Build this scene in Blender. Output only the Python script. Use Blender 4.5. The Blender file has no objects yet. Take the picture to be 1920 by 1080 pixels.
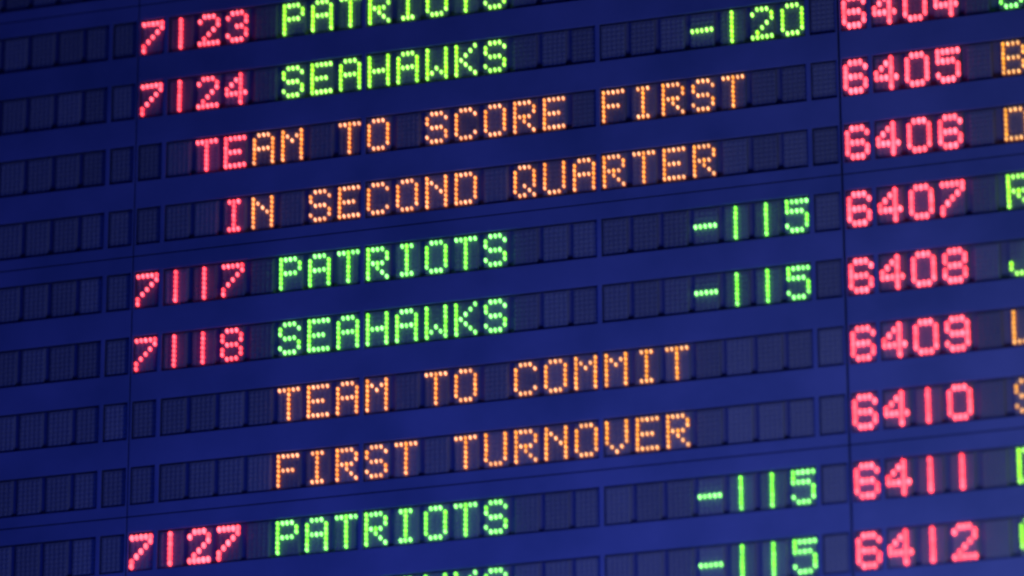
import bpy, bmesh, math, random
from mathutils import Matrix, Vector

random.seed(11)
scene = bpy.context.scene
COL = scene.collection

# ------------------------------------------------------------------ scale
D = 0.008                 # distance between two diodes (m)
P = 6.2546                # character pitch, in diode steps
R = 14.0232               # text row pitch, in diode steps
HEIGHT = 4.45             # height of the board's reference row above the floor

# ------------------------------------------------------------------ camera
A, B, C_ = -0.3626, 0.2888, -0.1108
TX, TY, TZ = 6.6355, 1.575, 994.56
FOCAL = math.exp(9.1427)  # in pixels of a 1920 wide picture
def rot(a, b, c):
    return Matrix.Rotation(c, 3, 'Z') @ Matrix.Rotation(b, 3, 'Y') @ Matrix.Rotation(a, 3, 'X')
RM = rot(A, B, C_)
def to_world(v):          # board axes (right, down, into the board) -> Blender
    return Vector((v[0], v[2], -v[1]))
eye = -(RM.transposed() @ Vector((TX, TY, TZ)))
right, down, fwd = (to_world(RM[i]) for i in range(3))
cam = bpy.data.cameras.new('camera')
cam_ob = bpy.data.objects.new('camera', cam)
COL.objects.link(cam_ob)
M = Matrix((right, -down, -fwd)).transposed().to_4x4()
M.translation = to_world(eye) * D + Vector((0, 0, HEIGHT))
cam_ob.matrix_world = M
cam.sensor_width = 36.0
cam.lens = FOCAL * 36.0 / 1920.0
cam.clip_end = 200
cam.dof.use_dof = True
cam.dof.focus_distance = TZ * D + 0.12
cam.dof.aperture_fstop = 1.3
scene.camera = cam_ob

# ------------------------------------------------------------------ world, lamps, exposure
world = bpy.data.worlds.new('World')
scene.world = world
world.use_nodes = True
bg = world.node_tree.nodes['Background']
bg.inputs[0].default_value = (0.05, 0.075, 0.9, 1)
bg.inputs[1].default_value = 0.055

def area(name, loc, target, size, col, power):
    l = bpy.data.lights.new(name, 'AREA')
    l.shape = 'DISK'; l.size = size; l.color = col; l.energy = power
    o = bpy.data.objects.new(name, l)
    COL.objects.link(o)
    o.location = loc
    o.rotation_euler = (Vector(target) - Vector(loc)).to_track_quat('-Z', 'Y').to_euler()
    return o
area('blue_fill_lamp', (0.35, -1.5, HEIGHT - 1.6), (0.1, 0, HEIGHT - 0.1), 0.6, (0.03, 0.09, 1.0), 19)  # added fill out of view, shapes the blue falloff over the board
area('pale_fill_lamp', (1.3, -1.1, HEIGHT - 1.45), (0.6, 0, HEIGHT - 0.45), 0.6, (0.95, 1.0, 0.82), 7.6)  # added fill out of view, lifts the lower right like haze

scene.view_settings.view_transform = 'Standard'
scene.view_settings.look = 'None'
scene.view_settings.exposure = 0
scene.view_settings.gamma = 1
scene.view_settings.use_curve_mapping = False
scene.cycles.use_denoising = True
scene.cycles.max_bounces = 5
scene.cycles.pixel_filter_type = 'BLACKMAN_HARRIS'
scene.cycles.filter_width = 2.8

# ------------------------------------------------------------------ materials
def principled(name, base, rough, spec=0.5):
    m = bpy.data.materials.new(name); m.use_nodes = True
    nt = m.node_tree; b = nt.nodes['Principled BSDF']
    b.inputs['Base Color'].default_value = (*base, 1)
    b.inputs['Roughness'].default_value = rough
    b.inputs['Specular IOR Level'].default_value = spec
    return m, nt, b

def mottled(name, c1, c2, rough, scale, spec=0.3, bump=0.15, stretch=(1, 1, 1)):
    m, nt, b = principled(name, c1, rough, spec)
    tc = nt.nodes.new('ShaderNodeTexCoord')
    geo = nt.nodes.new('ShaderNodeNewGeometry')
    mp = nt.nodes.new('ShaderNodeMapping'); mp.inputs['Scale'].default_value = stretch
    nt.links.new(geo.outputs['Position'], mp.inputs['Vector'])
    n = nt.nodes.new('ShaderNodeTexNoise')
    n.inputs['Scale'].default_value = scale; n.inputs['Detail'].default_value = 5
    nt.links.new(mp.outputs[0], n.inputs['Vector'])
    r = nt.nodes.new('ShaderNodeValToRGB')
    r.color_ramp.elements[0].position = 0.3; r.color_ramp.elements[0].color = (*c1, 1)
    r.color_ramp.elements[1].position = 0.7; r.color_ramp.elements[1].color = (*c2, 1)
    nt.links.new(n.outputs['Fac'], r.inputs[0])
    nt.links.new(r.outputs[0], b.inputs['Base Color'])
    n2 = nt.nodes.new('ShaderNodeTexNoise'); n2.inputs['Scale'].default_value = 420
    nt.links.new(geo.outputs['Position'], n2.inputs['Vector'])
    bp = nt.nodes.new('ShaderNodeBump'); bp.inputs['Strength'].default_value = bump
    bp.inputs['Distance'].default_value = 0.001
    nt.links.new(n2.outputs['Fac'], bp.inputs['Height'])
    nt.links.new(bp.outputs[0], b.inputs['Normal'])
    return m

MAT_SHEET = mottled('blue_painted_steel', (0.078, 0.12, 0.30), (0.14, 0.18, 0.43), 0.55, 6)
MAT_SHADE_EDGE = principled('shade_painted_edge', (0.03, 0.035, 0.08), 0.8, 0.1)[0]  # dark tone on the sheet's walls paints the shadow line under each lip
MAT_BACK = principled('black_back_plate', (0.13, 0.14, 0.24), 0.8, 0.1)[0]
MAT_MODULE = mottled('grey_module_plastic', (0.125, 0.145, 0.21), (0.15, 0.165, 0.24), 0.6, 30, 0.3)
def vary_per_module(m):
    # mouldings age differently: each module is a little lighter or darker than the next
    nt = m.node_tree; b = nt.nodes['Principled BSDF']
    oi = nt.nodes.new('ShaderNodeObjectInfo')
    mr = nt.nodes.new('ShaderNodeMapRange')
    mr.inputs['To Min'].default_value = 0.92; mr.inputs['To Max'].default_value = 1.28
    nt.links.new(oi.outputs['Random'], mr.inputs['Value'])
    hs = nt.nodes.new('ShaderNodeHueSaturation')
    nt.links.new(mr.outputs[0], hs.inputs['Value'])
    src = b.inputs['Base Color'].links
    if src:
        nt.links.new(src[0].from_socket, hs.inputs['Color'])
    else:
        hs.inputs['Color'].default_value = b.inputs['Base Color'].default_value
    nt.links.new(hs.outputs[0], b.inputs['Base Color'])
MAT_UNLIT = principled('smoky_diode_resin', (0.138, 0.156, 0.225), 0.5, 0.3)[0]
vary_per_module(MAT_MODULE); vary_per_module(MAT_UNLIT)

def glow_material():
    m = bpy.data.materials.new('lit_diode'); m.use_nodes = True
    nt = m.node_tree
    nt.nodes.clear()
    out = nt.nodes.new('ShaderNodeOutputMaterial')
    e = nt.nodes.new('ShaderNodeEmission')
    a = nt.nodes.new('ShaderNodeAttribute'); a.attribute_name = 'glow'
    nt.links.new(a.outputs['Color'], e.inputs['Color'])
    e.inputs['Strength'].default_value = 1.0
    nt.links.new(e.outputs[0], out.inputs['Surface'])
    return m
MAT_LIT = glow_material()

# ------------------------------------------------------------------ 5 x 7 characters
F = {
 '0': ".111. 1...1 1...1 1...1 1...1 1...1 .111.", '1': "..1.. ..1.. ..1.. ..1.. ..1.. ..1.. ..1..",
 '2': ".111. 1...1 ....1 ...1. ..1.. .1... 11111", '3': ".111. 1...1 ....1 ..11. ....1 1...1 .111.",
 '4': "...1. ..11. .1.1. 1..1. 11111 ...1. ...1.", '5': "11111 1.... 1111. ....1 ....1 1...1 .111.",
 '6': ".111. 1...1 1.... 1111. 1...1 1...1 .111.", '7': "11111 ....1 ...1. ..1.. .1... 1.... 1....",
 '8': ".111. 1...1 1...1 .111. 1...1 1...1 .111.", '9': ".111. 1...1 1...1 .1111 ....1 1...1 .111.",
 '-': "..... ..... ..... 11111 ..... ..... .....",
 'A': ".111. 1...1 1...1 11111 1...1 1...1 1...1", 'B': "1111. 1...1 1...1 1111. 1...1 1...1 1111.",
 'C': ".111. 1...1 1.... 1.... 1.... 1...1 .111.", 'D': "1111. 1...1 1...1 1...1 1...1 1...1 1111.",
 'E': "11111 1.... 1.... 1111. 1.... 1.... 11111", 'F': "11111 1.... 1.... 1111. 1.... 1.... 1....",
 'H': "1...1 1...1 1...1 11111 1...1 1...1 1...1", 'I': ".111. ..1.. ..1.. ..1.. ..1.. ..1.. .111.",
 'J': "....1 ....1 ....1 ....1 1...1 1...1 .111.", 'K': "1...1 1..1. 1.1.. 11... 1.1.. 1..1. 1...1",
 'L': "1.... 1.... 1.... 1.... 1.... 1.... 11111", 'M': "1...1 11.11 1.1.1 1...1 1...1 1...1 1...1",
 'N': "1...1 11..1 1.1.1 1..11 1...1 1...1 1...1", 'O': ".111. 1...1 1...1 1...1 1...1 1...1 .111.",
 'P': "1111. 1...1 1...1 1111. 1.... 1.... 1....", 'Q': ".111. 1...1 1...1 1...1 1.1.1 1..1. .11.1",
 'R': "1111. 1...1 1...1 1111. 1.1.. 1..1. 1...1", 'S': ".111. 1...1 1.... .111. ....1 1...1 .111.",
 'T': "11111 ..1.. ..1.. ..1.. ..1.. ..1.. ..1..", 'U': "1...1 1...1 1...1 1...1 1...1 1...1 .111.",
 'V': "1...1 1...1 1...1 1...1 1...1 .1.1. ..1..", 'W': "1...1 1...1 1...1 1...1 1.1.1 11.11 1...1",
}
F = {k: v.split() for k, v in F.items()}

TEXT = {}                 # (row, cell) -> (character, colour)
def put(row, cell, s, colour):
    for k, ch in enumerate(s):
        if ch != ' ':
            TEXT[(row, cell + k)] = (ch, colour)
put(0, 0, '7123', 'red'); put(0, 5, 'PATRIOTS', 'lime')
put(1, 0, '7124', 'red'); put(1, 5, 'SEAHAWKS', 'lime'); put(1, 19, '-120', 'lime')
put(2, 2, 'TEAM TO SCORE FIRST', 'amber'); put(2, 2, 'TE', 'red')
put(3, 3, 'IN SECOND QUARTER', 'amber'); put(3, 3, 'I', 'red')
put(4, 0, '7117', 'red'); put(4, 5, 'PATRIOTS', 'green'); put(4, 19, '-115', 'green')
put(5, 0, '7118', 'red'); put(5, 5, 'SEAHAWKS', 'green'); put(5, 19, '-115', 'green')
put(6, 5, 'TEAM TO COMMIT', 'amber')
put(7, 5, 'FIRST TURNOVER', 'amber')
put(8, 0, '7127', 'red'); put(8, 5, 'PATRIOTS', 'green'); put(8, 19, '-115', 'green')
put(9, 0, '7128', 'red'); put(9, 5, 'SEAHAWKS', 'green'); put(9, 19, '-115', 'green')
del TEXT[(9, 0)], TEXT[(9, 1)], TEXT[(9, 2)], TEXT[(9, 3)]
for k in range(9):
    put(1 + k, 24, str(6404 + k), 'red')
for row, ch, colour in ((1, 'C', 'green'), (2, 'B', 'amber'), (3, 'D', 'amber'), (4, 'R', 'lime'), (5, 'J', 'lime'),
                        (6, 'L', 'amber'), (7, 'S', 'amber'), (8, 'D', 'lime'), (9, 'C', 'lime')):
    put(row, 29, ch, colour)

# body, bright tip and glowing skirt of a lit diode; skirt paints the halo
GLOW = {
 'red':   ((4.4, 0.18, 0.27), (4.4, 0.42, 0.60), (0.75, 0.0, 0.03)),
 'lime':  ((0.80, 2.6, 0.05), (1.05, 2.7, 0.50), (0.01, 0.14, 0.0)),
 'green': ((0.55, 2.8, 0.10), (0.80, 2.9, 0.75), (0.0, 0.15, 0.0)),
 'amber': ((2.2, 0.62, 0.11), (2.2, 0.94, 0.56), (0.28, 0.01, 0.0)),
}
WORD = {'red': 'red', 'lime': 'yellow green', 'green': 'green', 'amber': 'amber'}

# ------------------------------------------------------------------ mesh helpers
def link(name, me, parent=None, loc=(0, 0, 0)):
    o = bpy.data.objects.new(name, me)
    COL.objects.link(o)
    if parent:
        o.parent = parent
    o.location = loc
    return o

def bullet(bm, cx, cz, profile, y0, n=10, sx=1.0, sz=1.0):
    """surface of revolution about -Y; profile = [(radius, height above y0), ...]; returns the face rings"""
    rings, out = [], []
    for r, h in profile:
        if r < 1e-6:
            rings.append([bm.verts.new((cx, y0 - h, cz))])
        else:
            rings.append([bm.verts.new((cx + sx * r * math.cos(2 * math.pi * k / n), y0 - h, cz + sz * r * math.sin(2 * math.pi * k / n))) for k in range(n)])
    for a, b in zip(rings, rings[1:]):
        fs = []
        for k in range(n):
            k2 = (k + 1) % n
            if len(b) == 1:
                fs.append(bm.faces.new((a[k], a[k2], b[0])))
            else:
                fs.append(bm.faces.new((a[k], a[k2], b[k2], b[k])))
        out.append(fs)
    return out

Y_FACE = 0.42             # front of a character module, in diode steps behind the reference plane
Y_SHEET = -0.22           # front of the blue sheet
Y_BACK = 1.05

def module_mesh(seed):
    rnd = random.Random(seed)
    bm = bmesh.new()
    x0, x1, z0, z1 = -2.56, 2.56, -3.85, 3.85
    r = bmesh.ops.create_cube(bm, size=1.0)
    for v in r['verts']:
        v.co = ((x0 + x1) / 2 + v.co.x * (x1 - x0), (Y_FACE + Y_BACK - 0.05) / 2 + v.co.y * (Y_BACK - 0.05 - Y_FACE), v.co.z * (z1 - z0))
    es = [e for e in bm.edges if all(v.co.y < Y_FACE + 0.01 for v in e.verts)]
    bmesh.ops.bevel(bm, geom=es, offset=0.12, segments=2, affect='EDGES')
    for f in bm.faces:
        f.material_index = 0
    for i in range(5):
        for j in range(7):
            rr = 0.33
            for fs in bullet(bm, i - 2 + rnd.uniform(-.03, .03), 3 - j + rnd.uniform(-.03, .03),
                             [(rr, 0), (rr, 0.015), (rr * 0.75, 0.045), (0, 0.06)], Y_FACE + 0.002, 8, 1.2, 1.5):
                for f in fs:
                    f.material_index = 1; f.smooth = True
    bm.transform(Matrix.Scale(D, 4))
    bmesh.ops.recalc_face_normals(bm, faces=bm.faces)
    me = bpy.data.meshes.new('character_module'); bm.to_mesh(me); bm.free()
    me.materials.append(MAT_MODULE); me.materials.append(MAT_UNLIT)
    return me
MODULES = [module_mesh(s) for s in range(4)]

def mix(a, b, t):
    return tuple(x + (y - x) * t for x, y in zip(a, b))

def glyph_mesh(ch, colour, big, warm):
    body, tip, skirt = GLOW[colour]
    if colour == 'amber':
        body = mix(body, (1.8, 0.72, 0.06), warm); tip = mix(tip, (1.9, 1.0, 0.42), warm)
    g = F[ch]
    bm = bmesh.new()
    lay = bm.loops.layers.float_color.new('glow')
    r = 0.46 if big else (0.295 if colour == 'amber' else 0.34)
    for j in range(7):
        for i in range(5):
            if g[j][i] != '1':
                continue
            lone = not ((j > 0 and g[j - 1][i] == '1') or (j < 6 and g[j + 1][i] == '1'))
            end = j == 6 or g[j + 1][i] != '1'
            k = random.uniform(0.72, 1.15)
            w = (0.85 if lone else (0.5 if end else 0.12)) + random.uniform(-0.12, 0.15)
            b_ = tuple(c * k for c in mix(body, tip, w * 0.75))
            t_ = tuple(c * k for c in mix(body, tip, min(1, w + 0.15)))
            x, z = i - 2 + random.uniform(-.03, .03), 3 - j + random.uniform(-.03, .03)
            rings = bullet(bm, x, z, [(r, 0.06), (r, 0.48), (r * 0.86, 0.66), (r * 0.5, 0.79), (0, 0.84)], Y_FACE + 0.004, 12, 0.86, 1.28)
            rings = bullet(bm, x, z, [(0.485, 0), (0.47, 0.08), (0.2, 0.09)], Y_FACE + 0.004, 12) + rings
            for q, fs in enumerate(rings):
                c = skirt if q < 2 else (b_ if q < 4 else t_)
                for f in fs:
                    f.smooth = q >= 2
                    for lp in f.loops:
                        lp[lay] = (*c, 1)
    bm.transform(Matrix.Scale(D, 4))
    bmesh.ops.recalc_face_normals(bm, faces=bm.faces)
    me = bpy.data.meshes.new('lit_character'); bm.to_mesh(me); bm.free()
    me.materials.append(MAT_LIT)
    return me

MULLIONS = (1, 8, 16, 23)
GAP = 0.10                # half the joint between two panels
def seam_x(cell):         # board x of the joint before a cell
    return cell * P - (P - 4) / 2 - 14 * P
def row_z(row):           # board z of the middle of a text row
    return -((row - 5) * R + 3)
def seam_z(row):          # joint above a text row
    return row_z(row) + 3 + 4.5

def sheet_mesh(cell0, row0, origin):
    xs = [seam_x(cell0) + GAP, seam_x(cell0) + GAP + 0.42]
    solid_x = [True]
    for m in MULLIONS:
        c = seam_x(cell0 + m)
        xs += [c - 0.5, c + 0.5]
        solid_x += [False, True]
    xs += [seam_x(cell0 + 24) - GAP - 0.42, seam_x(cell0 + 24) - GAP]
    solid_x += [False, True]
    zs = [seam_z(row0) - GAP]
    solid_z = []
    for k in range(4):
        zc = row_z(row0 + k)
        zs += [zc + 4.0, zc - 4.05]
        solid_z += [True, False]
    zs.append(seam_z(row0 + 4) + GAP); solid_z.append(True)
    bm = bmesh.new()
    V = {}
    def vert(a, b, y):
        if (a, b, y) not in V:
            V[(a, b, y)] = bm.verts.new(((xs[a]) * D - origin[0], y * D, zs[b] * D - origin[1]))
        return V[(a, b, y)]
    nx, nz = len(xs) - 1, len(zs) - 1
    S = lambda a, b: 0 <= a < nx and 0 <= b < nz and (solid_x[a] or solid_z[b])
    for a in range(nx):
        for b in range(nz):
            if not S(a, b):
                continue
            f = bm.faces.new((vert(a, b, Y_SHEET), vert(a, b + 1, Y_SHEET), vert(a + 1, b + 1, Y_SHEET), vert(a + 1, b, Y_SHEET)))
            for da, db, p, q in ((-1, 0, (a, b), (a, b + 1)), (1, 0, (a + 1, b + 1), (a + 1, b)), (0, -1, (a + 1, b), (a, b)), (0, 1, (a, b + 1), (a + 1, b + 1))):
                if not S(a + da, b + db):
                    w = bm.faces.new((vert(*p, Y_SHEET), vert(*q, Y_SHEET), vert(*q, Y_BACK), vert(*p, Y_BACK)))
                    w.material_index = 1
    bmesh.ops.recalc_face_normals(bm, faces=bm.faces)
    if sum(f.normal.y * f.calc_area() for f in bm.faces if f.material_index == 0) > 0:
        bmesh.ops.reverse_faces(bm, faces=bm.faces)
    es = [e for e in bm.edges if len(e.link_faces) == 2 and len({f.material_index for f in e.link_faces}) == 2]
    bmesh.ops.bevel(bm, geom=es, offset=0.10 * D, segments=2, affect='EDGES', material=0)
    me = bpy.data.meshes.new('face_sheet'); bm.to_mesh(me); bm.free()
    me.materials.append(MAT_SHEET); me.materials.append(MAT_SHADE_EDGE)
    return me

def plate_mesh(cell0, row0, origin):
    bm = bmesh.new()
    x0, x1 = seam_x(cell0) + GAP - 0.05, seam_x(cell0 + 24) - GAP + 0.05
    z1, z0 = seam_z(row0) - GAP + 0.05, seam_z(row0 + 4) + GAP - 0.05
    bmesh.ops.create_cube(bm, size=1.0)
    for v in bm.verts:
        v.co = (((x0 + x1) / 2 + v.co.x * (x1 - x0)) * D - origin[0], (Y_BACK + 2.2 + v.co.y * 4.3) * D, ((z0 + z1) / 2 + v.co.z * (z1 - z0)) * D - origin[1])
    me = bpy.data.meshes.new('back_plate'); bm.to_mesh(me); bm.free()
    me.materials.append(MAT_BACK)
    return me

# ------------------------------------------------------------------ the panels of the board
def panel(cell0, row0, cells, rows, label):
    ox = (seam_x(cell0) + seam_x(cell0 + 24)) / 2 * D
    oz = seam_z(row0 + 4) * D
    root = bpy.data.objects.new('display_panel', None)
    root.empty_display_size = 0.1
    COL.objects.link(root)
    root.location = (ox + (0.15 * D if cell0 == 24 else 0), 0, HEIGHT + oz)   # a slightly wider joint before the right column
    root['label'] = label
    root['category'] = 'display panel'
    root['group'] = 'panels of the lit odds board'
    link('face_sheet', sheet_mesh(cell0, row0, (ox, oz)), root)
    link('back_plate', plate_mesh(cell0, row0, (ox, oz)), root)
    for row in rows:
        for cell in cells:
            x = (cell * P + 2 - 14 * P + (0.65 if cell >= 29 else 0)) * D - ox
            z = row_z(row) * D - oz
            m = link('character_module', random.choice(MODULES), root, (x, random.uniform(-0.03, 0.03) * D, z))
            m.rotation_euler = (random.uniform(-.004, .004), random.uniform(-.004, .004), random.uniform(-.006, .006))
            if (row, cell) in TEXT:
                ch, colour = TEXT[(row, cell)]
                kind = 'lit_digit' if ch.isdigit() else ('lit_dash' if ch == '-' else 'lit_letter')
                warm = min(1.0, max(0.0, (cell - 9) / 16 + (0.15 if row >= 6 else -0.1)))
                g = link(kind, glyph_mesh(ch, colour, colour == 'red' and (cell >= 24 or row >= 8), warm), m)
                if kind != 'lit_dash':
                    g['label'] = 'glowing %s %s %s' % (WORD[colour], kind[4:], ch)
                else:
                    g['label'] = 'glowing %s dash' % WORD[colour]

L_CELLS, M_CELLS, R_CELLS = range(-7, 0), range(0, 24), range(24, 33)
panel(-24, -4, L_CELLS, (-1,), 'dark blue panel edge in the upper left corner above the unlit panels')
panel(0, -4, range(0, 8), (-1,), 'blue panel edge along the top above the code 7123')
panel(-24, 0, L_CELLS, range(0, 4), 'dark unlit blue panel left of the codes 7123 and 7124')
panel(0, 0, M_CELLS, range(0, 4), 'blue panel with amber words TEAM TO SCORE FIRST IN SECOND QUARTER')
panel(24, 0, R_CELLS, range(0, 4), 'blue panel with big red codes 6404, 6405 and 6406')
panel(-24, 4, L_CELLS, range(4, 8), 'dark unlit blue panel left of the codes 7117 and 7118')
panel(0, 4, M_CELLS, range(4, 8), 'blue panel with amber words TEAM TO COMMIT FIRST TURNOVER')
panel(24, 4, R_CELLS, range(4, 8), 'blue panel with big red codes 6407, 6408, 6409 and 6410')
panel(-24, 8, L_CELLS, range(8, 11), 'unlit blue panel in the lower left corner beside the code 7127')
panel(0, 8, M_CELLS, range(8, 11), 'blue panel with red code 7127 and two green -115 prices along the bottom')
panel(24, 8, R_CELLS, range(8, 11), 'blue panel with big red codes 6411 and 6412')
